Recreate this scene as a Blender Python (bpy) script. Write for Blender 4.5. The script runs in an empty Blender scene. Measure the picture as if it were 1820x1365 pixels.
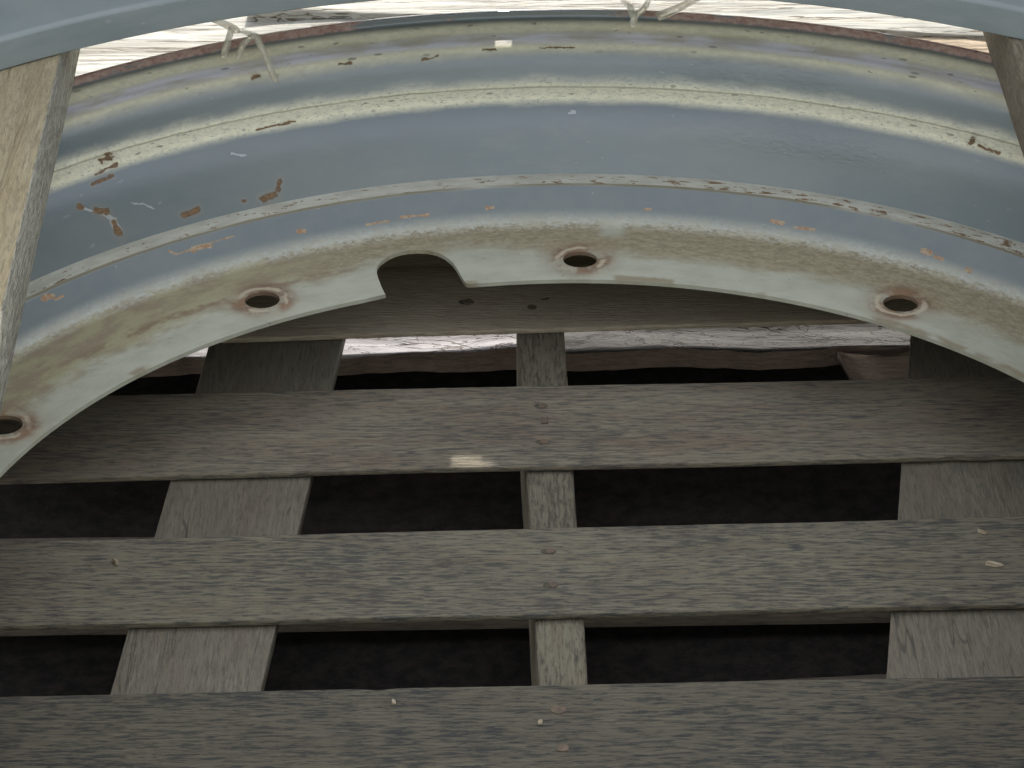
import bpy, bmesh, math, random
from mathutils import Vector, Matrix, noise as mnoise
random.seed(7)
S = 0.45                                   # metres per drawing unit (unit = bolt circle radius)
scene = bpy.context.scene
# ------------------------------------------------------------------ camera
cam_d = bpy.data.cameras.new('camera'); cam = bpy.data.objects.new('camera', cam_d)
scene.collection.objects.link(cam); scene.camera = cam
cam_d.sensor_width = 36.0; cam_d.lens = 5500/1820*36.0
cam_d.clip_start = 0.05; cam_d.clip_end = 500
R = Vector((0.99997602, -0.00349217, -0.00598057)); U = Vector((0.00692549, 0.50423657, 0.86353779)); F = Vector((0, 0.8635585, -0.50424867))
cam.matrix_world = Matrix(((R.x, U.x, -F.x, -0.09372*S), (R.y, U.y, -F.y, -3.658598*S), (R.z, U.z, -F.z, 2.474797*S), (0, 0, 0, 1)))
# ------------------------------------------------------------------ sky and sun
SUN_EL, SUN_AZ = math.radians(30.0), math.radians(6)   # azimuth from +Y (behind the wheels)
world = bpy.data.worlds.new('World'); scene.world = world; world.use_nodes = True
wn = world.node_tree
sky = wn.nodes.new('ShaderNodeTexSky'); sky.sky_type = 'NISHITA'; sky.sun_disc = False
sky.sun_elevation = SUN_EL; sky.sun_rotation = SUN_AZ; sky.air_density = 1.0; sky.dust_density = 1.5
bg = wn.nodes['Background']; bg.inputs['Strength'].default_value = 0.15
hsv = wn.nodes.new('ShaderNodeHueSaturation'); hsv.inputs['Saturation'].default_value = .30   # thin high cloud whitens the sky
wn.links.new(sky.outputs[0], hsv.inputs['Color']); wn.links.new(hsv.outputs[0], bg.inputs[0])
sun_d = bpy.data.lights.new('sun', 'SUN'); sun_d.energy = 2.2; sun_d.angle = math.radians(0.5); sun_d.color = (1, .95, .87)
sun = bpy.data.objects.new('sun', sun_d); scene.collection.objects.link(sun)
sdir = Vector((math.sin(SUN_AZ)*math.cos(SUN_EL), math.cos(SUN_AZ)*math.cos(SUN_EL), math.sin(SUN_EL)))
sun.rotation_euler = sdir.to_track_quat('Z', 'Y').to_euler(); sun.location = sdir*20
vs = scene.view_settings; vs.view_transform = 'Standard'; vs.look = 'None'; vs.gamma = 1; vs.exposure = 1.92
scene.render.engine = 'CYCLES'; scene.cycles.max_bounces = 8

# ------------------------------------------------------------------ node helpers
class N:
    def __init__(s, name):
        s.m = bpy.data.materials.new(name); s.m.use_nodes = True; s.t = s.m.node_tree
        s.b = s.t.nodes['Principled BSDF']
        tc = s.t.nodes.new('ShaderNodeTexCoord'); s.obj = s.scale(tc.outputs['Object'], 1/S)
    def node(s, k, **kw):
        n = s.t.nodes.new(k)
        for a, v in kw.items(): setattr(n, a, v)
        return n
    def put(s, sock, v):
        if isinstance(v, bpy.types.NodeSocket): s.t.links.new(v, sock)
        elif isinstance(v, (tuple, list)) and len(v) == 3 and sock.type == 'RGBA': sock.default_value = (*v, 1)
        else: sock.default_value = v
    def math(s, op, a, b=0.0, c=0.0, clamp=False):
        n = s.node('ShaderNodeMath', operation=op, use_clamp=clamp)
        for i, v in enumerate((a, b, c)): s.put(n.inputs[i], v)
        return n.outputs[0]
    def add(s, a, b): return s.math('ADD', a, b)
    def sub(s, a, b): return s.math('SUBTRACT', a, b)
    def mul(s, a, b): return s.math('MULTIPLY', a, b)
    def mx(s, a, b): return s.math('MAXIMUM', a, b)
    def mn(s, a, b): return s.math('MINIMUM', a, b)
    def scale(s, v, k):
        n = s.node('ShaderNodeVectorMath', operation='SCALE'); s.put(n.inputs[0], v); n.inputs[3].default_value = k; return n.outputs[0]
    def vmul(s, v, k):
        n = s.node('ShaderNodeVectorMath', operation='MULTIPLY'); s.put(n.inputs[0], v); s.put(n.inputs[1], k); return n.outputs[0]
    def vadd(s, v, k):
        n = s.node('ShaderNodeVectorMath', operation='ADD'); s.put(n.inputs[0], v); s.put(n.inputs[1], k); return n.outputs[0]
    def sep(s, v):
        n = s.node('ShaderNodeSeparateXYZ'); s.put(n.inputs[0], v); return n.outputs
    def comb(s, x, y, z):
        n = s.node('ShaderNodeCombineXYZ')
        for i, v in enumerate((x, y, z)): s.put(n.inputs[i], v)
        return n.outputs[0]
    def noise(s, v, sc, det=4, rough=.55, dist=0):
        n = s.node('ShaderNodeTexNoise'); s.put(n.inputs['Vector'], v)
        n.inputs['Scale'].default_value = sc; n.inputs['Detail'].default_value = det
        n.inputs['Roughness'].default_value = rough; n.inputs['Distortion'].default_value = dist
        return n.outputs[0]
    def voro(s, v, sc, feat='F1'):
        n = s.node('ShaderNodeTexVoronoi', feature=feat); s.put(n.inputs['Vector'], v); n.inputs['Scale'].default_value = sc
        return n.outputs['Distance']
    def step(s, v, a, b):                       # smooth 0..1 as v goes a..b (a may exceed b)
        n = s.node('ShaderNodeMapRange', interpolation_type='SMOOTHSTEP')
        s.put(n.inputs[0], v)
        if a <= b: n.inputs[1].default_value = a; n.inputs[2].default_value = b
        else:
            n.inputs[1].default_value = b; n.inputs[2].default_value = a
            n.inputs[3].default_value = 1; n.inputs[4].default_value = 0
        return n.outputs[0]
    def band(s, v, a, b, w): return s.mul(s.step(v, a-w, a+w), s.step(v, b+w, b-w))
    def mix(s, f, a, b):
        n = s.node('ShaderNodeMix', data_type='RGBA'); s.put(n.inputs[0], f); s.put(n.inputs[6], a); s.put(n.inputs[7], b)
        return n.outputs[2]
    def bump(s, h, strength, dist=.002, prev=None):
        n = s.node('ShaderNodeBump'); n.inputs['Strength'].default_value = strength; n.inputs['Distance'].default_value = dist
        s.put(n.inputs['Height'], h)
        if prev is not None: s.put(n.inputs['Normal'], prev)
        return n.outputs[0]
    def segdist(s, px, py, a, b):
        ax, ay = a; bx, by = b; dx, dy = bx-ax, by-ay; L = dx*dx+dy*dy+1e-9
        t = s.math('MULTIPLY_ADD', px, dx/L, s.math('MULTIPLY_ADD', py, dy/L, -(ax*dx+ay*dy)/L))
        t = s.math('MAXIMUM', s.math('MINIMUM', t, 1.0), 0.0)
        ex = s.sub(px, s.math('MULTIPLY_ADD', t, dx, ax)); ey = s.sub(py, s.math('MULTIPLY_ADD', t, dy, ay))
        return s.math('SQRT', s.add(s.mul(ex, ex), s.mul(ey, ey)))
    def out(s, col, rough=.6, normal=None, spec=.5, coat=0, coat_rough=.3, coat_ior=1.5):
        s.b.inputs['Coat IOR'].default_value = coat_ior
        s.put(s.b.inputs['Base Color'], col); s.put(s.b.inputs['Roughness'], rough)
        s.b.inputs['Specular IOR Level'].default_value = spec
        s.put(s.b.inputs['Coat Weight'], coat); s.b.inputs['Coat Roughness'].default_value = coat_rough
        if normal is not None: s.put(s.b.inputs['Normal'], normal)
        return s.m
def polar(n):
    x, y, z = n.sep(n.obj)[:3]
    th = n.math('ARCTAN2', x, y)
    r = n.math('SQRT', n.add(n.mul(x, x), n.mul(y, y)))
    return th, r, z
D2R = math.pi/180
RUST, RUST_D, RUST_P = (.25, .145, .06), (.17, .105, .05), (.30, .19, .11)

# ------------------------------------------------------------------ materials
HOLES = [(-62.26, .9984), (-30.51, 1.0019), (1.36, .9992), (33.41, 1.0018)]
step_h = (360-62.26-33.41)/8
HOLES += [(33.41+step_h*k, 1.0) for k in range(1, 8)]

def mat_disc():
    n = N('disc_paint'); th, r, z = polar(n); P = n.obj
    ply = n.comb(n.mul(th, 1.05), r, z)                                   # unrolled round the wheel
    big = n.noise(n.vmul(ply, (3.2, 5, 1)), 1.0, 3, .5)
    med = n.noise(n.vmul(ply, (14, 26, 10)), 1.0, 5, .65)
    fine = n.noise(n.vmul(ply, (110, 240, 100)), 1.0, 4, .7)
    speck = n.noise(n.vmul(ply, (45, 80, 45)), 1.0, 3, .6)
    paint = n.mix(n.step(med, .35, .7), (.420, .412, .320), (.35, .342, .258))
    paint = n.mix(n.mul(n.step(speck, .66, .72), .6), paint, (.16, .15, .12))
    # dirt on the outer half of the flat, granular
    edge = n.add(r, n.add(n.mul(n.sub(big, .5), .13), n.mul(n.sub(med, .5), .06)))
    notch = n.mul(n.band(th, -20*D2R, -6*D2R, 5*D2R), .045)
    left = n.mul(n.step(th, -28*D2R, -45*D2R), .012)
    edge = n.sub(n.add(edge, left), notch)
    dirt = n.mul(n.step(edge, .985, 1.045), n.step(n.add(r, n.mul(n.sub(fine, .5), .025)), 1.128, 1.118))
    dirt = n.mul(dirt, n.step(n.add(n.add(n.mul(fine, .6), n.mul(speck, .4)), n.mul(dirt, .22)), .44, .60))
    clean = n.mul(n.band(th, 3.2*D2R, 5.3*D2R, .012), n.step(r, 1.075, 1.095))
    dirt = n.mul(dirt, n.sub(1, n.mul(clean, .85)))
    dcol = n.mix(n.step(n.add(n.mul(fine, .55), n.mul(speck, .45)), .40, .62), (.225, .185, .105), (.36, .305, .19))
    dcol = n.mix(n.step(th, -18*D2R, -32*D2R), dcol, n.mix(n.step(med, .4, .6), (.33, .295, .165), (.26, .205, .125)))
    col = n.mix(n.mul(dirt, .92), paint, dcol)
    streak = n.mul(n.band(n.add(r, n.mul(n.sub(med, .5), .03)), 1.03, 1.047, .008), n.step(med, .42, .56))
    streak = n.mul(streak, n.band(th, -50*D2R, -20*D2R, .09))
    col = n.mix(n.mul(streak, .65), col, (.19, .13, .075))
    # cup wall: blue grey paint, scuffed where it turns up
    wallc = n.mix(n.step(med, .3, .75), (.115, .140, .140), (.150, .168, .160))
    scuff = n.mul(n.band(n.add(r, n.add(n.mul(n.sub(fine, .5), .010), n.mul(n.sub(med, .5), .012))), 1.113, 1.134, .008), n.step(n.add(n.mul(fine, .6), n.mul(speck, .4)), .38, .62))
    wall = n.step(r, 1.122, 1.142)
    col = n.mix(wall, col, wallc)
    col = n.mix(n.mul(scuff, .6), col, n.mix(n.step(speck, .4, .6), (.50, .51, .49), (.42, .40, .31)))
    # ledge on top of the cup
    ledge = n.step(r, 1.159, 1.164)
    lcol = n.mix(n.step(med, .35, .65), (.60, .575, .47), (.46, .44, .35))
    lin = n.mul(n.step(n.add(r, n.mul(n.sub(med, .5), .012)), 1.172, 1.167), n.step(big, .30, .5))
    lcol = n.mix(n.mul(lin, .8), lcol, (.20, .165, .085))
    lr = n.noise(n.vadd(n.vmul(ply, (34, 75, 1)), (3.7, 1.3, 0)), 1.0, 5, .7)
    lthr = n.add(lr, n.add(.030, n.mul(n.step(th, -.15, .25), .045)))
    lrust = n.mul(n.step(lthr, .625, .64), n.band(r, 1.166, 1.203, .004))
    lcol = n.mix(lrust, lcol, n.mix(n.step(fine, .4, .6), RUST, RUST_D))
    col = n.mix(ledge, col, lcol)
    # rust rings and pale worn collars round the bolt holes
    x, y, _ = n.sep(P)[:3]; wob = n.mul(n.sub(n.noise(P, 34, 4, .6), .5), .028)
    wob2 = n.mul(n.sub(n.noise(n.vadd(P, (5, 2, 1)), 26, 3, .6), .5), .02)
    dm = None
    for a, rr in HOLES:
        hx, hy = math.sin(a*D2R)*rr, math.cos(a*D2R)*rr
        d = n.node('ShaderNodeVectorMath', operation='DISTANCE'); n.put(d.inputs[0], n.comb(x, y, 0)); d.inputs[1].default_value = (hx, hy, 0)
        dm = d.outputs['Value'] if dm is None else n.mn(dm, d.outputs['Value'])
    dw = n.add(dm, wob); dw2 = n.add(dm, wob2)
    rmask = n.mul(n.step(dw, .066, .046), n.step(n.noise(P, 17, 5, .65), .40, .56))
    halo = n.mul(n.step(dw2, .085, .045), .35)
    col = n.mix(halo, col, (.23, .15, .085))
    col = n.mix(n.mul(rmask, .9), col, n.mix(n.step(med, .4, .6), (.22, .125, .065), (.17, .105, .06)))
    collar = n.mul(n.band(dw2, .036, .044, .0025), n.step(n.noise(P, 12, 2, .5), .46, .54))
    col = n.mix(n.mul(collar, .85), col, (.46, .39, .27))
    inner = n.mul(n.step(dm, .031, .0295), n.step(z, -.0005, -.002))
    col = n.mix(n.mul(inner, .7), col, (.16, .10, .06))
    # rust creeping along the bore edge
    be = n.mul(n.step(n.add(r, n.mul(n.sub(med, .5), .03)), .945, .936), n.step(n.noise(n.vmul(ply, (6, 6, 1)), 1.0, 3, .6), .55, .62))
    be = n.mul(be, n.step(r, .9265, .9285))
    col = n.mix(n.mul(be, .7), col, (.20, .145, .075))
    # small chips on the cup wall
    cw = wob
    uv_t, uv_z = n.mul(th, 1.145), z
    best = None
    for (t0, z0), (t1, z1), w in (((-33.2, .044), (-31.6, .043), .004), ((-35.3, .050), (-34.7, .043), .0022), ((-34.9, .043), (-32.6, .045), .0012), ((-32.6, .045), (-29.3, .046), .0010),
                                  ((-23.6, .031), (-23.0, .030), .0028), ((-6.8, .0298), (-6.2, .030), .0028), ((-14.4, .028), (-12, .027), .0022), ((-17.5, .024), (-15.5, .025), .0018), ((7.0, .027), (7.5, .027), .0022),
                                  ((18.1, .0270), (19.2, .0262), .0025), ((20.2, .023), (22, .024), .002), ((31.8, .0285), (32.6, .0265), .0036), ((33, .024), (33.8, .023), .0025), ((36.1, .0192), (36.5, .019), .003),
                                  ((-47.9, .054), (-46.9, .050), .004), ((-46.9, .045), (-46, .045), .002)):
        dd = n.math('DIVIDE', n.segdist(uv_t, uv_z, (t0*D2R*1.145, z0), (t1*D2R*1.145, z1)), w)
        best = dd if best is None else n.mn(best, dd)
    ch = n.mul(n.step(n.add(best, n.mul(n.sub(speck, .5), 3.0)), 1.25, .75), n.step(z, .006, .012))
    col = n.mix(ch, col, n.mix(n.step(fine, .4, .6), (.27, .13, .045), (.33, .25, .14)))
    tiny = n.mul(n.step(n.noise(n.vmul(ply, (60, 120, 60)), 1.0, 2, .5), .735, .76), wall)
    col = n.mix(n.mul(tiny, .5), col, (.36, .33, .26))
    rough = n.mix(n.mx(dirt, n.mx(rmask, scuff)), (.48,)*3, (.85,)*3)
    h = n.add(n.mul(fine, n.add(.25, dirt)), n.mul(n.mx(rmask, collar), 1.2))
    gl = n.mul(n.step(r, 1.115, 1.13), n.step(r, 1.166, 1.159))
    return n.out(col, rough, n.bump(h, .45, .0012), .5, n.add(n.mul(gl, .45), .05), .26, 1.6)

def mat_barrel():
    n = N('barrel_paint'); th, r, z = polar(n)
    ply = n.comb(n.mul(th, 1.25), r, z)
    big = n.noise(n.vmul(ply, (2.5, 6, 6)), 1.0, 3, .5)
    med = n.noise(n.vmul(ply, (13, 40, 40)), 1.0, 5, .62)
    fine = n.noise(n.vmul(ply, (120, 260, 260)), 1.0, 4, .7)
    speck = n.noise(n.vmul(ply, (40, 95, 95)), 1.0, 2, .5)
    grit = n.noise(n.vmul(ply, (75, 110, 110)), 1.0, 5, .7)
    col = n.mix(n.step(big, .35, .65), (.112, .140, .142), (.142, .162, .156))
    col = n.mix(n.mul(n.step(med, .5, .75), .35), col, (.165, .178, .175))
    hz = n.noise(n.vmul(ply, (7, 18, 18)), 1.0, 6, .7); col = n.mix(n.mul(n.step(hz, .5, .7), .3), col, (.20, .21, .19))
    # old dust film on the two ledges of the rim
    rw = n.add(r, n.mul(n.sub(med, .5), .008)); rz = n.add(z, n.mul(n.sub(fine, .5), .008))
    s1 = n.band(rw, 1.2625, 1.3005, .006); s1 = n.mul(s1, n.step(z, .155, .165))
    s2a = n.band(rw, 1.321, 1.342, .009); s2b = n.band(rw, 1.364, 1.389, .009)
    s2m = n.band(rw, 1.336, 1.366, .006)
    dustc = n.mix(n.step(grit, .3, .7), (.80, .75, .54), (.66, .62, .44))
    col = n.mix(n.mul(s1, n.step(fine, .2, .5)), col, dustc)
    col = n.mix(n.mul(n.mx(s2a, s2b), .9), col, dustc)
    col = n.mix(n.mul(s2m, .9), col, n.mix(n.step(med, .4, .65), (.70, .68, .70), (.58, .54, .45)))
    line = n.band(rw, 1.291, 1.2945, .0012)
    col = n.mix(n.mul(line, .55), col, (.22, .20, .13))
    dust_all = n.mx(s1, n.mx(s2a, n.mx(s2b, s2m)))
    brown = n.mul(n.mul(n.band(rw, 1.355, 1.372, .006), n.step(n.noise(n.vmul(ply, (5, 9, 9)), 1.0, 4, .6), .46, .62)), n.band(th, -.42, .42, .15))
    col = n.mix(n.mul(brown, .55), col, (.34, .30, .18))
    sp = n.mul(n.step(speck, .70, .73), dust_all)
    col = n.mix(n.mul(sp, .7), col, (.13, .115, .08))
    dots = n.mul(n.step(n.voro(n.vmul(ply, (16, 40, 40)), 1.0), .14, .10), dust_all)
    col = n.mix(n.mul(dots, .6), col, (.11, .10, .08))
    # water-mark flecks on the wall
    fl = n.mul(n.step(n.noise(n.vmul(ply, (38, 90, 90)), 1.0, 3, .55), .70, .74), n.sub(1, dust_all))
    col = n.mix(n.mul(fl, .35), col, (.30, .31, .31))
    # chips and scratches down to rust
    u = n.add(n.mul(th, 1.24), n.mul(n.sub(n.noise(n.vmul(ply, (45, 70, 70)), 1.0, 3, .6), .5), .016))
    z = n.add(z, n.mul(n.sub(n.noise(n.vadd(n.vmul(ply, (60, 90, 90)), (7, 7, 7)), 1.0, 3, .6), .5), .010))
    best = None; pale = None
    def seg(t0, z0, t1, z1, w):
        return n.math('DIVIDE', n.segdist(u, z, (t0*D2R*1.24, z0), (t1*D2R*1.24, z1)), w)
    for a in ((-40.9, .138, -40.6, .135, .0035), (-39.6, .124, -38.7, .115, .0046), (-38.3, .098, -38.2, .083, .0040), (-38.2, .083, -38.05, .078, .0055),
              (-32.3, .075, -31.0, .078, .0042), (-25.4, .069, -24.3, .072, .0048), (-23.9, .079, -23.6, .092, .0042), (-26.95, .0735, -26.8, .0735, .003),
              (-24.8, .176, -21.5, .177, .0012), (-36.5, .177, -38.6, .173, .0014), (-36.4, .186, -37.6, .183, .0016), (33.2, .1795, 35.2, .1765, .0014), (32.5, .182, 32.7, .1815, .003),
              (-23.9, .2455, -23.4, .2455, .002), (-17.2, .245, -16.2, .244, .0011), (-10.8, .2395, -9.6, .242, .0010), (-1.8, .2475, .8, .246, .0008), (-6.0, .246, -5.1, .2465, .0008),
              (-39.2, .162, -37.2, .165, .0022)):
        d = seg(*a); best = d if best is None else n.mn(best, d)
    for a in ((-40.7, .136, -39.5, .122, .0022), (-39.2, .118, -38.2, .100, .0034), (-38.35, .10, -38.1, .082, .0065), (-36.3, .118, -34.6, .098, .0014), (-27.2, .150, -26.2, .143, .0018), (.4, .1565, .9, .157, .0019)):
        d = seg(*a); pale = d if pale is None else n.mn(pale, d)
    wob = n.mul(n.sub(grit, .5), 2.6)
    pm = n.step(n.add(pale, wob), 1.25, .75); rm = n.step(n.add(best, wob), 1.25, .8)
    col = n.mix(n.mul(pm, .8), col, (.40, .42, .41))
    bleed = n.step(n.add(best, n.mul(n.sub(med, .5), 4)), 3.4, .8)
    col = n.mix(n.mul(bleed, .28), col, (.27, .215, .14))
    col = n.mix(rm, col, n.mix(n.step(fine, .4, .6), (.215, .125, .055), (.13, .08, .04)))
    # bare rusted top edge, worn least in the middle
    top = n.mul(n.step(n.add(r, n.mul(n.sub(grit, .5), .006)), 1.3955, 1.3985), n.step(z, .26, .27))
    rustn = n.noise(n.vmul(ply, (9, 30, 30)), 1.0, 5, .6)
    tm = n.mul(top, n.step(n.sub(rustn, n.mul(n.band(th, -13*D2R, 7*D2R, 4*D2R), .25)), .33, .42))
    col = n.mix(tm, col, n.mix(n.step(grit, .35, .65), (.25, .135, .10), (.40, .29, .235)))
    rough = n.mix(n.mx(dust_all, n.mx(rm, tm)), n.mix(n.step(med, .4, .7), (.40,)*3, (.5,)*3), (.85,)*3)
    # blistered paint in two patches of the right-hand side
    bl = n.mul(n.band(th, 13*D2R, 27*D2R, 5*D2R), n.band(z, .115, .165, .02))
    bl2 = n.mul(n.band(th, 8*D2R, 22*D2R, 4*D2R), n.band(z, .205, .235, .01))
    blm = n.mx(bl, bl2)
    bln = n.noise(n.vmul(ply, (60, 130, 130)), 1.0, 3, .6)
    nrm = n.bump(n.mul(bln, blm), .75, .0022)
    nrm = n.bump(n.add(n.mul(grit, .5), n.mul(fine, n.add(.2, dust_all))), .22, .001, nrm)
    bare = n.sub(1, n.mul(n.mx(dust_all, n.mx(rm, tm)), .75))
    nrm = n.bump(n.sub(1, n.mx(rm, n.mul(pm, .6))), .6, .0012, nrm)
    return n.out(col, rough, nrm, .6, n.mul(bare, .6), .24, 1.6)

def mat_upper():
    n = N('upper_wheel_paint'); x, y, z = n.sep(n.obj)[:3]
    med = n.noise(n.vmul(n.obj, (8, 8, 30)), 1.0, 5, .6); fine = n.noise(n.obj, 160, 3, .7)
    col = n.mix(n.step(med, .3, .7), (.165, .190, .182), (.20, .222, .210))
    fl = n.step(n.noise(n.vmul(n.obj, (25, 25, 60)), 1.0, 3, .6), .70, .74)
    col = n.mix(n.mul(fl, .4), col, (.33, .31, .26))
    return n.out(col, .5, n.bump(n.add(fine, med), .15, .001), .5, .25, .3)

def mat_wood(name, light, mid, dark, axis='x', dash=.5, fibre=1.0, rough=.85, mottled=.5, warm=(.17, .12, .085), knots=False, bstr=.5):
    n = N(name)
    oi = n.node('ShaderNodeObjectInfo')
    off = n.mul(oi.outputs['Random'], 37.0)
    P = n.vadd(n.obj, n.comb(off, n.mul(off, .7), n.mul(off, .3)))
    def st(l, c):
        return n.vmul(P, {'x': (l, c, c), 'y': (c, l, c)}[axis])
    big = n.noise(st(1.6, 7), 1.0, 4, .6)
    blot = n.noise(st(5, 24), 1.0, 5, .65)
    fib = n.noise(st(12, 260), 1.0, 4, .65, .15)
    fib2 = n.noise(st(36, 520), 1.0, 3, .7)
    dsh = n.noise(st(27, 185), 1.0, 4, .7, .3)
    dens = n.noise(st(3, 9), 1.0, 2, .5)
    col = n.mix(n.step(fib, .32, .68), mid, light)
    col = n.mix(n.mul(n.step(blot, .42, .68), mottled), col, warm)
    col = n.mix(n.mul(n.step(big, .45, .7), .5), col, mid)
    col = n.mix(n.mul(n.step(fib2, .56, .72), .5*fibre), col, dark)
    col = n.mix(n.mul(n.step(fib2, .44, .30), .35), col, light)
    dm = n.step(n.add(dsh, n.mul(n.sub(dens, .5), .26)), .475, .64)
    col = n.mix(n.mul(dm, dash), col, dark)
    dm2 = n.step(n.noise(n.vadd(st(28, 210), (4, 4, 4)), 1.0, 3, .6), .52, .66)
    col = n.mix(n.mul(dm2, dash*.8), col, dark)
    split = n.mul(n.step(n.math('ABSOLUTE', n.sub(n.noise(st(.55, 9), 1.0, 4, .55, .1), .5)), .0045, .001), n.step(n.noise(st(1.1, 3), 1.0, 2, .5), .50, .58))
    col = n.mix(n.mul(split, .7), col, dark)
    if knots:
        ck = n.step(n.math('ABSOLUTE', n.sub(n.noise(st(.5, 22), 1.0, 3, .5, .1), .5)), .016, .002)
        col = n.mix(n.mul(ck, .6), col, dark)
        kn = n.step(n.voro(st(1.3, 6), 1.0), .13, .07); col = n.mix(n.mul(kn, .6), col, warm)
        w = n.node('ShaderNodeTexWave', wave_type='BANDS', bands_direction={'x': 'Y', 'y': 'X'}[axis]); n.put(w.inputs['Vector'], st(.5, 1)); w.inputs['Scale'].default_value = 7
        w.inputs['Distortion'].default_value = 4; w.inputs['Detail'].default_value = 3
        col = n.mix(n.mul(w.outputs[1], .35), col, warm)
    h = n.add(n.mul(fib, .8), n.add(n.mul(fib2, .5), n.mul(n.sub(1, dm), .4)))
    h = n.add(h, n.mul(n.noise(st(45, 600), 1.0, 3, .7), .5))
    col = n.mix(n.mul(n.step(fib2, .60, .75), .0), col, light)
    return n.out(col, rough, n.bump(h, bstr*1.5, .0018), .25)

def mat_plain(name, c1, c2, sc=20, rough=.8, bs=.3, spec=.3, stretch=(1, 1, 1)):
    n = N(name); a = n.noise(n.vmul(n.obj, stretch), sc, 5, .65); b = n.noise(n.obj, sc*6, 3, .6)
    return n.out(n.mix(n.step(n.add(a, n.mul(n.sub(b, .5), .3)), .3, .7), c1, c2), rough, n.bump(n.add(a, n.mul(b, .5)), bs, .002), spec)

def mat_cracked(name, c1, c2, crack, axis_stretch, amount=.9, sc=3.0):
    n = N(name); P = n.vmul(n.obj, axis_stretch)
    w = n.vadd(P, n.scale(n.node('ShaderNodeTexNoise').outputs[1], .0))
    a = n.noise(P, sc, 6, .65, .4); f = n.noise(P, sc*9, 5, .7)
    cr = n.step(n.math('ABSOLUTE', n.sub(n.noise(n.vadd(P, (2, 7, 3)), sc*.8, 5, .6, .8), .5)), .012, .003)
    cr2 = n.step(n.math('ABSOLUTE', n.sub(n.noise(n.vadd(P, (9, 1, 4)), sc*2.1, 4, .6, .6), .5)), .012, .002)
    c = n.mix(n.step(a, .35, .65), c1, c2)
    c = n.mix(n.mul(n.step(f, .55, .75), .3), c, crack)
    c = n.mix(n.mul(n.mx(cr, n.mul(cr2, .7)), amount), c, crack)
    return n.out(c, .9, n.bump(n.sub(n.add(a, n.mul(f, .4)), n.mx(cr, cr2)), .7, .004), .2)

M = {}
M['disc'] = mat_disc(); M['barrel'] = mat_barrel(); M['upper'] = mat_upper()
M['slat'] = mat_wood('weathered_slat', (.258, .222, .155), (.184, .154, .108), (.058, .060, .060), 'x', .62, 1, mottled=.6, warm=(.185, .130, .088))  # slat tones darken towards the near end in place of falling light
M['slat_c'] = mat_wood('weathered_slat_olive', (.232, .206, .142), (.162, .141, .100), (.045, .050, .052), 'x', .72, 1, mottled=.45, warm=(.155, .115, .078))
M['slat_d'] = mat_wood('weathered_slat_shaded', (.146, .130, .090), (.097, .087, .063), (.030, .034, .036), 'x', .8, 1, mottled=.45, warm=(.115, .088, .062))  # near slat: weaker light put into a darker base colour
M['slat_b'] = mat_wood('smooth_slat_brightened', (.47, .40, .285), (.39, .32, .225), (.13, .11, .095), 'x', .25, .8, mottled=.5, warm=(.38, .28, .19))  # smooth slat, base raised to make up for scarce light under the wheel
M['stringer'] = mat_wood('stringer_wood', (.20, .18, .125), (.15, .13, .09), (.05, .045, .035), 'y', .6, 1, mottled=.5)
M['wide'] = mat_wood('wide_board_wood', (.170, .155, .112), (.125, .110, .080), (.050, .043, .034), 'y', .35, .8, mottled=.7, warm=(.145, .115, .082), rough=.5, bstr=.3)
M['spacer'] = mat_wood('spacer_lumber', (.38, .325, .205), (.31, .26, .16), (.12, .095, .06), 'y', .3, 1, mottled=.6, warm=(.29, .225, .125), knots=True, bstr=.5)
M['spacer_side'] = mat_wood('spacer_lumber_grey_edge', (.47, .455, .37), (.34, .33, .265), (.13, .12, .10), 'y', .5, 1, mottled=.35, warm=(.33, .30, .20), bstr=.8)
M['spacer_dark'] = mat_wood('spacer_lumber_brown', (.23, .185, .12), (.17, .14, .095), (.05, .045, .04), 'y', .4, 1, mottled=.5, warm=(.15, .11, .075), bstr=.6)
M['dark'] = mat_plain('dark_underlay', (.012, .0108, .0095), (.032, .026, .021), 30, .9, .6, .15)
M['soil'] = mat_plain('pale_soil', (.22, .21, .17), (.30, .285, .24), 12, .95, .6)
M['white_plank'] = mat_cracked('bleached_plank', (.34, .33, .29), (.24, .225, .185), (.09, .065, .04), (.22, 9, 9), .9, 2.2)
M['tan_plank'] = mat_cracked('tan_plank', (.34, .27, .19), (.27, .205, .135), (.08, .05, .03), (.35, 11, 11), .9, 4)
M['rough_plank'] = mat_cracked('rough_plank', (.052, .048, .045), (.036, .033, .030), (.02, .015, .012), (.9, 2.4, 2.4), .9, 5)  # right half of the rough plank, its shade put into the dark colour
M['rough_sunlit'] = mat_cracked('rough_sunlit_plank', (.30, .29, .30), (.19, .18, .185), (.08, .06, .05), (.9, 2.4, 2.4), .8, 4)  # left half of the rough plank, paler tone for its sunlit top
M['rough_side'] = mat_wood('plank_edge_wood', (.20, .145, .11), (.14, .10, .075), (.06, .045, .035), 'x', .3, 1)
M['lower'] = mat_wood('lower_board_wood', (.13, .105, .08), (.10, .08, .062), (.04, .035, .03), 'x', .4, 1)
M['nail'] = mat_plain('rusty_nail', (.085, .065, .045), (.15, .105, .07), 90, .7, .4)
M['nail_hole'] = mat_plain('nail_dent', (.06, .052, .038), (.10, .085, .062), 90, .9, .2)
M['chip'] = mat_plain('fresh_wood_chip', (.42, .33, .22), (.52, .44, .32), 60, .8, .4)
def mat_tape():
    n = N('torn_tape'); a = n.noise(n.obj, 60, 4, .6)
    m = n.out(n.mix(n.step(a, .4, .65), (.70, .68, .56), (.56, .51, .36)), .35, n.bump(a, .5, .002), .5)
    n.b.inputs['Transmission Weight'].default_value = .35
    n.b.inputs['Alpha'].default_value = .55
    return m
M['tape'] = mat_tape()

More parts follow.
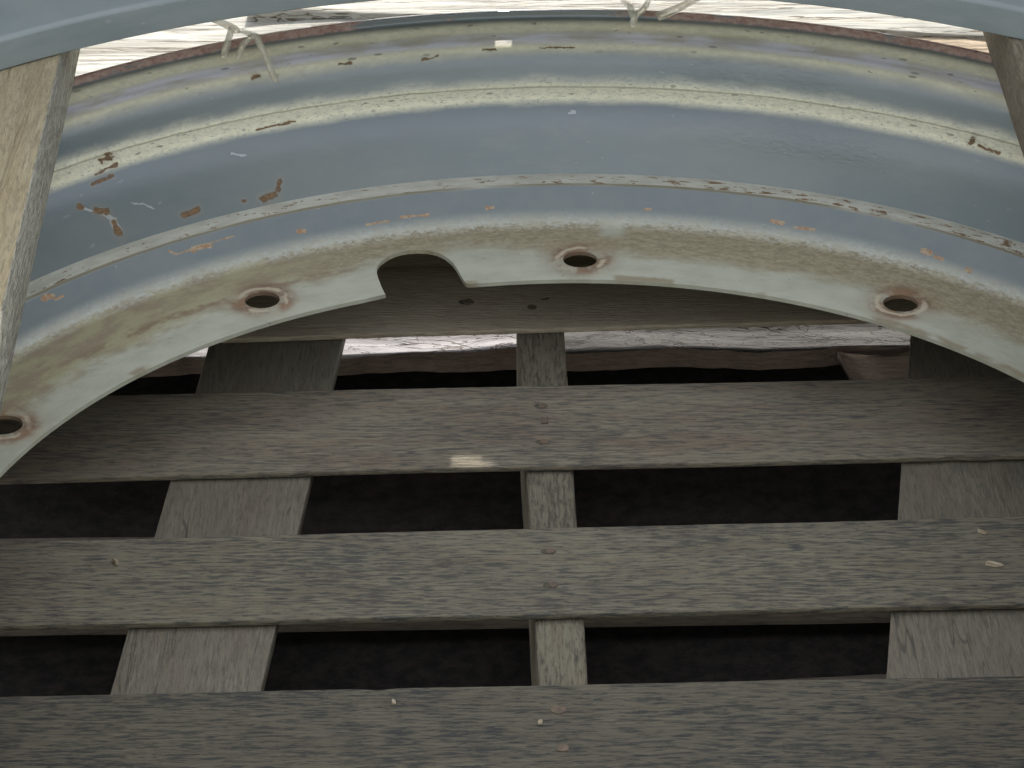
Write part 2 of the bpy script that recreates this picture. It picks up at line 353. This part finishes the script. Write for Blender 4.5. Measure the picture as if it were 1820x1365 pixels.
# ------------------------------------------------------------------ object helpers
COL = scene.collection
def tag(o, label=None, cat=None, group=None, kind=None):
    if label: o['label'] = label
    if cat: o['category'] = cat
    if group: o['group'] = group
    if kind: o['kind'] = kind
    return o
def empty(name, loc=(0, 0, 0)):
    o = bpy.data.objects.new(name, None); COL.objects.link(o); o.location = Vector(loc)*S; o.empty_display_size = .05; return o
def link(name, me, mats, parent=None, smooth=False):
    o = bpy.data.objects.new(name, me); COL.objects.link(o)
    for m in (mats if isinstance(mats, (list, tuple)) else [mats]): me.materials.append(m)
    if smooth:
        for p in me.polygons: p.use_smooth = True
    if parent is not None:
        o.parent = parent
        par = parent; off = Vector((0, 0, 0))
        while par is not None: off += par.location; par = par.parent
        o.location = -off                     # meshes are written in world coordinates
    return o
def bm_mesh(bm, name):
    me = bpy.data.meshes.new(name); bmesh.ops.recalc_face_normals(bm, faces=bm.faces); bm.to_mesh(me); bm.free(); return me
def V(x, y, z): return Vector((x, y, z))*S

def rounded(pts, rad, closed=True, k=6):
    out = []; L = len(pts)
    for i in range(L):
        p = Vector(pts[i]); a = Vector(pts[i-1]); b = Vector(pts[(i+1) % L]); r = rad[i] if i < len(rad) else 0
        if r <= 0 or (not closed and i in (0, L-1)): out.append(tuple(p)); continue
        da = min(r, (a-p).length*.48); db = min(r, (b-p).length*.48)
        s0 = p+(a-p).normalized()*da; s1 = p+(b-p).normalized()*db
        for j in range(k+1):
            t = j/k; q = s0*(1-t)**2+p*2*t*(1-t)+s1*t*t; out.append(tuple(q))
    return out
def revolve(name, prof, center=(0, 0), seg=288, wob=0.0, seed=0, slots=()):   # slots: openings added in the unseen far wall and plate to pass sun
    bm = bmesh.new(); rings = []
    for i in range(seg):
        a = 2*math.pi*i/seg; w = wob*mnoise.noise(Vector((math.sin(a)*2+seed, math.cos(a)*2, seed)))
        rings.append([bm.verts.new(V(center[0]+math.sin(a)*(r+w), center[1]+math.cos(a)*(r+w), z+w*.6)) for r, z in prof])
    L = len(prof)
    for i in range(seg):
        A, B = rings[i], rings[(i+1) % seg]
        for j in range(L):
            r0, z0 = prof[j]; r1, z1 = prof[(j+1) % L]; rm = (r0+r1)/2
            xm = center[0]+math.sin(2*math.pi*(i+.5)/seg)*rm
            if i < seg//4 or i > seg*3//4:
                zm = (z0+z1)/2
                if any(a < xm < b and ((c < rm < d and zm < .47) or (rm > 1.975 and e+max(0, xm-a-.03)*.42 < zm < f)) for a, b, c, d, e, f in slots): continue
            bm.faces.new((A[j], A[(j+1) % L], B[(j+1) % L], B[j]))
    return bm_mesh(bm, name)
def smooth_by_angle(me, ang=35):
    for p in me.polygons: p.use_smooth = True
    bm = bmesh.new(); bm.from_mesh(me)
    for e in bm.edges:
        if len(e.link_faces) == 2 and e.calc_face_angle(0) > math.radians(ang): e.smooth = False
    bm.to_mesh(me); bm.free()

def board(name, e0, e1, ztop, th, axis, mat, parent=None, nseg=90, rag=.0022, bev=.0018, seed=0, twist=0.0, nicks=(), side_mat=None, warp=.0015):
    """Board between two edge lines. axis 'x': e0=(y at a0, y at a1) near edge, e1 far edge; range a0..a1 in e?[2:]."""
    a0, a1 = e0[2], e0[3]
    sec = [(0, -1, -th), (0, 1, -bev), (bev*.5, 1, -bev*.3), (bev*1.4, 1, 0)]
    bm = bmesh.new(); rows = []
    nw = 6
    for i in range(nseg+1):
        t = i/nseg; a = a0+(a1-a0)*t
        n0 = mnoise.fractal(Vector((a*5, seed*3.1, .3)), 1, 2, 5)*rag*.55; n1 = mnoise.fractal(Vector((a*5, seed*3.1+9, 1.3)), 1, 2, 5)*rag*.45
        f0 = mnoise.noise(Vector((a*60, seed, 5)))*rag*.35; f1 = mnoise.noise(Vector((a*60, seed, 8)))*rag*.35
        b0 = e0[0]+(e0[1]-e0[0])*t+n0+f0; b1 = e1[0]+(e1[1]-e1[0])*t+n1+f1
        for (c, w, d, side) in nicks:
            g = math.exp(-((a-c)/w)**2)*d
            if side == 0: b0 += g
            else: b1 -= g
        zo = mnoise.noise(Vector((a*2.2, seed*1.7, 2)))*warp+twist*(t-.5)
        pts = [(b0+bev*.4, -th), (b0, -th+bev*.6), (b0, -bev), (b0+bev*.35, -bev*.3), (b0+bev*1.1, 0)]
        for j in range(1, nw): pts.append((b0+(b1-b0)*j/nw, mnoise.noise(Vector((a*3, j*.9, seed)))*warp*.5))
        pts += [(b1-bev*1.1, 0), (b1-bev*.35, -bev*.3), (b1, -bev), (b1, -th+bev*.6), (b1-bev*.4, -th)]
        row = []
        for b, z in pts:
            row.append(bm.verts.new(V(a, b, ztop+zo+z) if axis == 'x' else V(b, a, ztop+zo+z)))
        rows.append(row)
    L = len(rows[0])
    for i in range(nseg):
        for j in range(L):
            f = bm.faces.new((rows[i][j], rows[i+1][j], rows[i+1][(j+1) % L], rows[i][(j+1) % L])); f.smooth = True
            if side_mat is not None and (j < 3 or j >= L-4): f.material_index = 1
    bm.faces.new(rows[0]); bm.faces.new(rows[-1][::-1])
    me = bm_mesh(bm, name)
    smooth_by_angle(me, 50)
    return link(name, me, [mat, side_mat] if side_mat is not None else mat, parent)

# ------------------------------------------------------------------ ground
def grid_sheet(name, x0, x1, y0, y1, z, nx, ny, amp, fr, mat):
    bm = bmesh.new(); g = []
    for j in range(ny+1):
        g.append([bm.verts.new(V(x0+(x1-x0)*i/nx, y0+(y1-y0)*j/ny, z+amp*mnoise.fractal(Vector((i/nx*fr, j/ny*fr, 3)), 1, 2, 3))) for i in range(nx+1)])
    for j in range(ny):
        for i in range(nx): bm.faces.new((g[j][i], g[j][i+1], g[j+1][i+1], g[j+1][i])).smooth = True
    return link(name, bm_mesh(bm, name), mat)
tag(grid_sheet('ground', -60, 60, -40, 120, -.52, 60, 60, .004, 40, M['soil']), kind='structure')
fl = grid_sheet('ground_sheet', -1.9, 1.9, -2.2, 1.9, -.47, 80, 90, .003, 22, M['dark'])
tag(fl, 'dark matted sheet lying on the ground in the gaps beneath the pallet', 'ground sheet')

# ------------------------------------------------------------------ pallet
ZT = -.16; TH = .0095
pallet = empty('wooden_pallet', (0, 0, -.47))
tag(pallet, 'grey weathered wooden pallet of spaced slats lying under the lower wheel', 'pallet')
X0, X1 = -1.36, 1.38
def lin(a, b, x): return a+(b-a)*(x+1.4)/2.8
def slat(near, far, seed, mat, nicks=(), rag=.002):
    return board('slat', (lin(*near, X0), lin(*near, X1), X0, X1), (lin(*far, X0), lin(*far, X1), X0, X1), ZT, TH, 'x', mat, pallet, 260, rag, seed=seed, nicks=nicks)
s0 = slat((.9779, 1.1136), (1.235, 1.335), 1, M['slat_b'], nicks=((-.19, .03, .006, 1), (-.33, .02, .005, 1)), rag=.004)
board('slat', (1.19, 1.28, X0, X1), (1.395, 1.425, X0, X1), -.1702, .012, 'x', M['slat_b'], pallet, 120, .002, seed=7)
s1 = slat((.5453, .6369), (.8092, .8864), 2, M['slat'], nicks=((.62, .02, .003, 0),))
s2 = slat((.1354, .2068), (.3632, .4519), 3, M['slat_c'], rag=.0025)
s3 = slat((-.285, -.224), (-.0433, .0231), 4, M['slat_d'], nicks=((-.29, .02, .004, 1),))
slat((-.72, -.66), (-.47, -.41), 5, M['slat']); slat((-1.15, -1.09), (-.90, -.84), 6, M['slat'])
zb = -.173
def ylin(a, b, y): return a+(b-a)*(y+1.4)/2.7
Y0, Y1 = -1.2, 1.18
def lengthwise(name, l, r, z, th, mat, seed, rag=.001, bev=.003, side=None, parent=pallet):
    return board(name, (ylin(*l, Y0), ylin(*l, Y1), Y0, Y1), (ylin(*r, Y0), ylin(*r, Y1), Y0, Y1), z, th, 'y', mat, parent, 120, rag, bev, seed, side_mat=side)
lengthwise('stringer', (-.0254, -.0878), (.0359, -.0058), zb, .24, M['stringer'], 11, .0018, .006)
lengthwise('wide_board', (-.7616, -.6029), (-.5618, -.3685), zb, .022, M['wide'], 12, .0006, .0015)
lengthwise('wide_board', (.238+.0, .64), (.55, .93), zb-.0005, .022, M['wide'], 13, .0006, .0015)
# bottom boards running under the stringer
board('bottom_or_block_board', (.52, .558, X0, X1), (.78, .81, X0, X1), zb-.245, .024, 'x', M['lower'], pallet, 60, .002, seed=21)
board('bottom_or_block_board', (.10, .13, X0, X1), (.265, .475, X0, X1), zb-.272, .02, 'x', M['lower'], pallet, 60, .002, seed=22)
board('bottom_or_block_board', (-.60, -.57, X0, X1), (-.40, -.37, X0, X1), zb-.245, .035, 'x', M['lower'], pallet, 60, .002, seed=23)
board('sun_block_board', (1.455, 1.465, X0, X1), (1.48, 1.49, X0, X1), .04, .24, 'x', M['lower'], pallet, 40, .001, seed=25)  # unseen board added behind the wheel to keep sun off the floor
board('bottom_or_block_board', (1.44, 1.45, X0, X1), (1.55, 1.56, X0, X1), -.372, .10, 'x', M['lower'], pallet, 40, .001, seed=26)  # unseen bearer added beneath the rough planks to stop sun there
# nail heads and dents, each on its slat
def disc_mesh(name, x, y, z, rx, ry, h, seed, seg=14):
    bm = bmesh.new(); t = []; b = []
    for i in range(seg):
        a = 2*math.pi*i/seg; k = 1+.25*mnoise.noise(Vector((math.cos(a)*1.5, math.sin(a)*1.5, seed)))
        t.append(bm.verts.new(V(x+rx*.85*k*math.cos(a), y+ry*.85*k*math.sin(a), z+h)))
        b.append(bm.verts.new(V(x+rx*k*math.cos(a), y+ry*k*math.sin(a), z-.003)))
    bm.faces.new(t)
    for i in range(seg): bm.faces.new((b[i], b[(i+1) % seg], t[(i+1) % seg], t[i]))
    return bm_mesh(bm, name)
def nail(x, y, slat_o, r=.0095, dent=True, seed=0):
    if dent:
        ring = disc_mesh('nail_dent', x-.004, y, ZT, r*1.45, r*.95, .0006, seed+3)
        link('nail_dent', ring, M['nail_hole'], slat_o)
    link('nail', disc_mesh('nail', x, y, ZT, r*.95, r*.85, .0017, seed), M['nail'], slat_o)
for i, (x, y, o, r, d) in enumerate(((-.1694, 1.1419, s0, .0115, True), (-.0581, 1.1197, s0, .0105, False), (-.0309, 1.1503, s0, .005, True),
                     (-.0424, .7794, s1, .0095, True), (-.041, .664, s1, .0095, True), (-.0364, .3399, s2, .0090, True), (-.0334, .2468, s2, .0095, True),
                     (-.031, -.072, s3, .0135, False), (-.0261, -.1624, s3, .0115, False))):
    nail(x, y, o, r, d, i*1.7)
def staple():
    bm = bmesh.new()
    for x, y, w, h in ((-.0445, .732, .0022, .018), (-.0355, .732, .0022, .018), (-.040, .7225, .0115, .0022)):
        m = Matrix.Translation(V(x, y, ZT+.001)) @ Matrix.Diagonal((w*S, h*S, .004*S, 1)); bmesh.ops.create_cube(bm, size=1, matrix=m)
    link('staple', bm_mesh(bm, 'staple'), M['nail'], s1)
staple()

# ------------------------------------------------------------------ lower wheel
wheel = empty('steel_wheel', (0, 0, -.145))
tag(wheel, 'lower blue-grey steel wheel with bolt holes and rusty top edge lying flat on the pallet', 'wheel')
def build_disc():
    cu = bpy.data.curves.new('flange_curve', 'CURVE'); cu.dimensions = '2D'; cu.fill_mode = 'BOTH'; cu.extrude = .0036*S
    def loop(pts):
        sp = cu.splines.new('POLY'); sp.points.add(len(pts)-1); sp.use_cyclic_u = True
        for i, (x, y) in enumerate(pts): sp.points[i].co = (x*S, y*S, 0, 1)
    loop([(1.09*math.sin(2*math.pi*i/288), 1.09*math.cos(2*math.pi*i/288)) for i in range(288)])
    Rin = .9273; a0 = math.atan2(-.306, .8817); a1 = math.atan2(-.1701, .9172)
    inner = []
    k = 280
    for i in range(k+1):
        a = a1+(2*math.pi-(a1-a0))*i/k; inner.append((Rin*math.sin(a), Rin*math.cos(a)))
    # cut-out: straight flanks with a round end, small corner radii at the bore
    notch = [(-.306*.994, .8817*.994+.002), (-.3115, .906), (-.3190, .942), (-.3214, .9594), (-.3212, .975), (-.3160, .9945), (-.3036, 1.0145), (-.2870, 1.0292), (-.2705, 1.0363), (-.2541, 1.038),
             (-.2365, 1.0358), (-.2210, 1.0285), (-.2075, 1.0155), (-.1960, .9965), (-.1900, .9820), (-.1858, .9695), (-.1790, .9450), (-.1735, .9270)]
    loop(inner[2:-2]+[(-.3035, .8800), (-.3052, .8832), (-.3064, .8868)]+notch[1:]+[(-.1722, .9215), (-.1708, .9182), (-.1670, .9140)])
    for a, rr in HOLES:
        cx, cy = math.sin(a*D2R)*rr, math.cos(a*D2R)*rr
        loop([(cx+.0292*math.cos(2*math.pi*i/48), cy+.0292*math.sin(2*math.pi*i/48)) for i in range(48)])
    o = bpy.data.objects.new('tmp', cu); COL.objects.link(o)
    dg = bpy.context.evaluated_depsgraph_get(); me = bpy.data.meshes.new_from_object(o.evaluated_get(dg))
    bpy.data.objects.remove(o); me.name = 'disc_flange'
    me.transform(Matrix.Translation((0, 0, -.0036*S))); me.materials.clear()
    return me
fo = link('disc_flange', build_disc(), M['disc'], wheel)
cup = rounded([(1.09, 0), (1.1245, .0), (1.1610, .0600), (1.2130, .0580), (1.2180, .030), (1.18, -.0), (1.13, -.03), (1.09, -.0072)],
              [0, .030, .0025, .004, .004, 0, 0, 0], k=8)
me = revolve('disc_cup', cup, wob=.0008, seed=2); smooth_by_angle(me, 30); link('disc_cup', me, M['disc'], wheel)
inner = [(1.200, .050), (1.2090, .0565), (1.2560, .1765), (1.2993, .1885), (1.3180, .2450), (1.3450, .2535), (1.3600, .2545), (1.3870, .2690), (1.3985, .2720), (1.4000, .2850), (1.4075, .2855)]
outer = [(1.4090, .262), (1.362, .236), (1.336, .236), (1.318, .176), (1.275, .166), (1.228, .05), (1.228, -.03), (1.38, -.09), (1.41, -.144), (1.395, -.146), (1.36, -.10), (1.21, -.045), (1.198, 0)]
prof = rounded(inner+outer, [0, .002, .060, .008, .050, .012, .012, .008, .006, .002, .002, .002]+[.01]*12, k=8)
me = revolve('rim_barrel', prof, wob=.0012, seed=5); smooth_by_angle(me, 28); link('rim_barrel', me, M['barrel'], wheel)

# ------------------------------------------------------------------ upper wheel
uc = (-.015, -.263)
upper = empty('steel_wheel', (uc[0], uc[1], .40))
tag(upper, 'upper blue-grey steel wheel resting on the two timber spacers at the top', 'wheel')
up = rounded([(1.476, .40), (1.4835, .4455), (1.4915, .450), (1.53, .452), (1.75, .456), (1.86, .459), (1.96, .462), (1.999, .475), *[(2.00, .475+.0075*k) for k in range(1, 9)], (2.00, .61), (2.00, 1.28), (2.014, 1.28), (2.014, .61), *[(2.014, .535-.0075*k) for k in range(0, 13)], (2.014, .43), (1.96, .425), (1.86, .428), (1.75, .431), (1.53, .436), (1.497, .41), (1.490, .40)],
             [.002, .003, .004, .012]+[0]*60)  # wide plate and tall wall are unseen, shaped to keep the sun out
me = revolve('rim_barrel', up, uc, wob=.0012, seed=9, seg=1152, slots=[(-.092, .022, 1.86, 1.99, .478, .535)]); smooth_by_angle(me, 28); link('rim_barrel', me, M['upper'], upper)  # slot added on the hidden side to drop a sun patch on the slat

# ------------------------------------------------------------------ timber spacers between the wheels
def spacer(x_in, x_out, ya, yb, zbot, ztop, top_m, side_m, label, seed, lean=0.0, rag=.0015):
    o = board('timber_spacer', (min(x_in)+0, min(x_in)+0, ya, yb), (0, 0, ya, yb), ztop, ztop-zbot, 'y', top_m, None, 1) if False else None
    a, b = sorted((x_in, x_out), key=lambda q: q[0])
    o = board('timber_spacer', (a[0], a[1], ya, yb), (b[0], b[1], ya, yb), ztop, ztop-zbot, 'y', top_m, None, 140, rag, .006, seed, side_mat=side_m, warp=.0008)
    tag(o, label, 'timber', 'timbers laid between the two wheels')
    return o
# lines: inner (towards the wheel axis) and outer edges as x at the front end and the back end
sp_l = spacer((-.765, -.8395), (-1.00, -1.075), -1.30, 1.50, .287, .3985, M['spacer'], M['spacer_side'], 'pale yellow sawn timber with grey grooved edge at the left between the wheels', 31)
sp_r = spacer((.722, .7275), (.95, .955), -1.30, 1.50, .287, .3985, M['spacer_dark'], M['spacer_dark'], 'dark brown stained timber at the right between the wheels', 32)

# ------------------------------------------------------------------ bleached planks behind
def slab(name, cx, cy, z, L, W, T, rot, mat, label, cat, seed, amp=.012, nx=160, ny=40, edge=.02, group=None):
    bm = bmesh.new(); top = []; c, s_ = math.cos(rot), math.sin(rot)
    for j in range(ny+1):
        row = []
        for i in range(nx+1):
            u = (i/nx-.5)*L; v = (j/ny-.5)*W
            if j in (0, ny): v += edge*mnoise.fractal(Vector((u*5, j, seed)), 1, 2, 4)
            if i in (0, nx): u += edge*mnoise.fractal(Vector((i, v*5, seed+4)), 1, 2, 4)
            h = amp*mnoise.fractal(Vector((u*1.8, v*11, seed)), 1, 2.1, 5)
            row.append(bm.verts.new(V(cx+u*c-v*s_, cy+u*s_+v*c, z+h)))
        top.append(row)
    per = [top[0][i] for i in range(nx+1)]+[top[j][nx] for j in range(1, ny+1)]+[top[ny][i] for i in range(nx-1, -1, -1)]+[top[j][0] for j in range(ny-1, 0, -1)]
    low = [bm.verts.new((p.co.x, p.co.y, (z-T)*S)) for p in per]
    for j in range(ny):
        for i in range(nx): bm.faces.new((top[j][i], top[j][i+1], top[j+1][i+1], top[j+1][i])).smooth = True
    m = len(per)
    for i in range(m): bm.faces.new((per[i], low[i], low[(i+1) % m], per[(i+1) % m])).material_index = 1 if isinstance(mat, list) else 0
    o = link(name, bm_mesh(bm, name), mat); tag(o, label, cat, group); return o
slab('bleached_plank', -.55, 3.02, -.475, 2.3, .62, .04, .05, M['white_plank'], 'sun-bleached white plank with long cracks on the ground behind the wheels at the left', 'plank', 3)
slab('bleached_plank', .25, 3.20, -.455, 1.9, .34, .03, -.10, M['white_plank'], 'bright white plank lying askew across the middle behind the wheels', 'plank', 8)
slab('tan_plank', 1.15, 2.86, -.47, 1.5, .5, .04, -.32, M['tan_plank'], 'tan split plank with diagonal grain on the ground behind the wheels at the right', 'plank', 12)
slab('rough_plank', -.745, 1.392, -.33, 1.42, .30, .036, .018, [M['rough_sunlit'], M['rough_side']], 'rough plank in a sunlit tone with cracks, low behind the pallet to the left of the narrow stringer', 'plank', 17, amp=.010, nx=200, ny=30, edge=.016)
slab('rough_plank', .68, 1.412, -.33, 1.40, .30, .034, .018, [M['rough_plank'], M['rough_side']], 'rough plank darkened to a shaded tone, low behind the pallet to the right of the narrow stringer', 'plank', 23, amp=.012, nx=200, ny=30, edge=.016)
# torn splinter hanging off the rough plank
def splinter():
    bm = bmesh.new(); n_ = 12; m_ = 6; rows = []
    base = [(.505, 1.372), (.66, 1.372)]; 
    for i in range(n_+1):
        t = i/n_; row = []
        for j in range(m_+1):
            s_ = j/m_; w = 1-.35*t
            x = .50+.03*t+(.66-.50)*s_*w+.035*t; y = 1.235-.125*t+.02*s_; z = -.32-.035*math.sin(t*2.2)-.012*math.sin(s_*3.1)+.006*mnoise.noise(Vector((s_*6, t*1.5, 2)))
            row.append(V(x, y, z))
        rows.append(row)
    tv = [[bm.verts.new(p) for p in r] for r in rows]; bv = [[bm.verts.new(p-V(0, 0, .014)) for p in r] for r in rows]
    for i in range(n_):
        for j in range(m_):
            bm.faces.new((tv[i][j], tv[i][j+1], tv[i+1][j+1], tv[i+1][j])); bm.faces.new((bv[i][j], bv[i+1][j], bv[i+1][j+1], bv[i][j+1]))
    for i in range(n_):
        for j in (0, m_): bm.faces.new((tv[i][j], tv[i+1][j], bv[i+1][j], bv[i][j]))
    for j in range(m_):
        for i in (0, n_): bm.faces.new((tv[i][j], tv[i][j+1], bv[i][j+1], bv[i][j]))
    o = link('wood_splinter', bm_mesh(bm, 'wood_splinter'), M['splinter'], None, True)
    tag(o, 'curled torn splinter of pinkish wood under the rough plank, at the right', 'splinter')
M['splinter'] = mat_wood('splinter_wood', (.28, .215, .165), (.20, .145, .11), (.12, .07, .055), 'x', .2, 1, mottled=.3, warm=(.22, .155, .115))
splinter()

# ------------------------------------------------------------------ torn tape and wood chips
def ribbon(name, paths, label):
    bm = bmesh.new()
    for pts, w in paths:
        P = [Vector(p) for p in pts]; dense = []
        for i in range(len(P)-1):
            for k in range(6): dense.append(P[i].lerp(P[i+1], k/6))
        dense.append(P[-1]); prev = None
        for i, p in enumerate(dense):
            d = (dense[min(i+1, len(dense)-1)]-dense[max(i-1, 0)]).normalized(); side = d.cross(Vector((.35*math.sin(i*.22+w*90), -.55, .83))).normalized()
            ww = .68*w*(1.1+.35*mnoise.noise(p*9+Vector((w*99, 0, 0)))); ww *= min(1, (len(dense)-i)/5+.35)
            a = p-side*ww/2; b = p+side*ww/2; nrm = d.cross(side)*.0012
            q = [bm.verts.new(V(*(a+nrm))), bm.verts.new(V(*(b+nrm))), bm.verts.new(V(*(b-nrm))), bm.verts.new(V(*(a-nrm)))]
            if prev:
                for k in range(4): bm.faces.new((prev[k], prev[(k+1) % 4], q[(k+1) % 4], q[k]))
            else: bm.faces.new(q)
            prev = q
        bm.faces.new(prev[::-1])
    o = link(name, bm_mesh(bm, name), M['tape'], None, True); tag(o, label, 'tape'); return o
ribbon('torn_tape', [([(-.64, 1.37, .305), (-.614, 1.32, .31), (-.574, 1.275, .312), (-.560, 1.262, .308)], .018),
                     ([(-.574, 1.275, .312), (-.578, 1.23, .303), (-.585, 1.20, .290)], .016),
                     ([(-.535, 1.262, .304), (-.552, 1.23, .300), (-.560, 1.20, .288)], .014),
                     ([(-.560, 1.275, .306), (-.530, 1.25, .306), (-.512, 1.205, .288), (-.498, 1.165, .272), (-.490, 1.150, .266)], .017)],
       'shreds of torn yellowish tape hanging over the rusty wheel edge at the upper left')
ribbon('torn_tape', [([(.100, 1.41, .31), (.118, 1.37, .305), (.125, 1.335, .298), (.121, 1.318, .29)], .018), ([(.125, 1.345, .298), (.142, 1.362, .303), (.155, 1.395, .31)], .013),
                     ([(.165, 1.345, .296), (.20, 1.362, .303), (.245, 1.40, .31), (.31, 1.44, .31)], .020)],
       'shreds of torn whitish tape on the wheel edge at the top middle')
def chip(x, y, L, W, rot, label, seed):
    bm = bmesh.new(); k = 8; t = []; b = []
    for i in range(k):
        a = 2*math.pi*i/k; f = 1+.35*mnoise.noise(Vector((i*.9, seed, 2)))
        u, v = L*math.cos(a)*f, W*math.sin(a)*f
        px, py = x+u*math.cos(rot)-v*math.sin(rot), y+u*math.sin(rot)+v*math.cos(rot)
        t.append(bm.verts.new(V(px, py, ZT+.006+.003*math.cos(a+seed)))); b.append(bm.verts.new(V(px, py, ZT+.0012)))
    bm.faces.new(t); bm.faces.new(b[::-1])
    for i in range(k): bm.faces.new((b[i], b[(i+1) % k], t[(i+1) % k], t[i]))
    o = link('wood_chip', bm_mesh(bm, 'wood_chip'), M['chip']); tag(o, label, 'wood chip', 'loose chips on the slats')
chip(-.706, .3169, .009, .0028, -1.0, 'small pale chip on the left part of the middle slat', 1)
chip(.6361, .3824, .008, .003, -.5, 'thin pale chip near the right-hand far edge of the middle slat', 2)
chip(.6445, .290, .013, .0045, -.1, 'largest pale chip, on the right of the middle slat', 3)
chip(-.2664, -.0557, .0032, .0022, 0, 'tiny white chip left of the centre on the nearest slat', 4)
chip(-.0571, -.1066, .0036, .0016, 0, 'tiny white chip beside the nail on the nearest slat', 5)
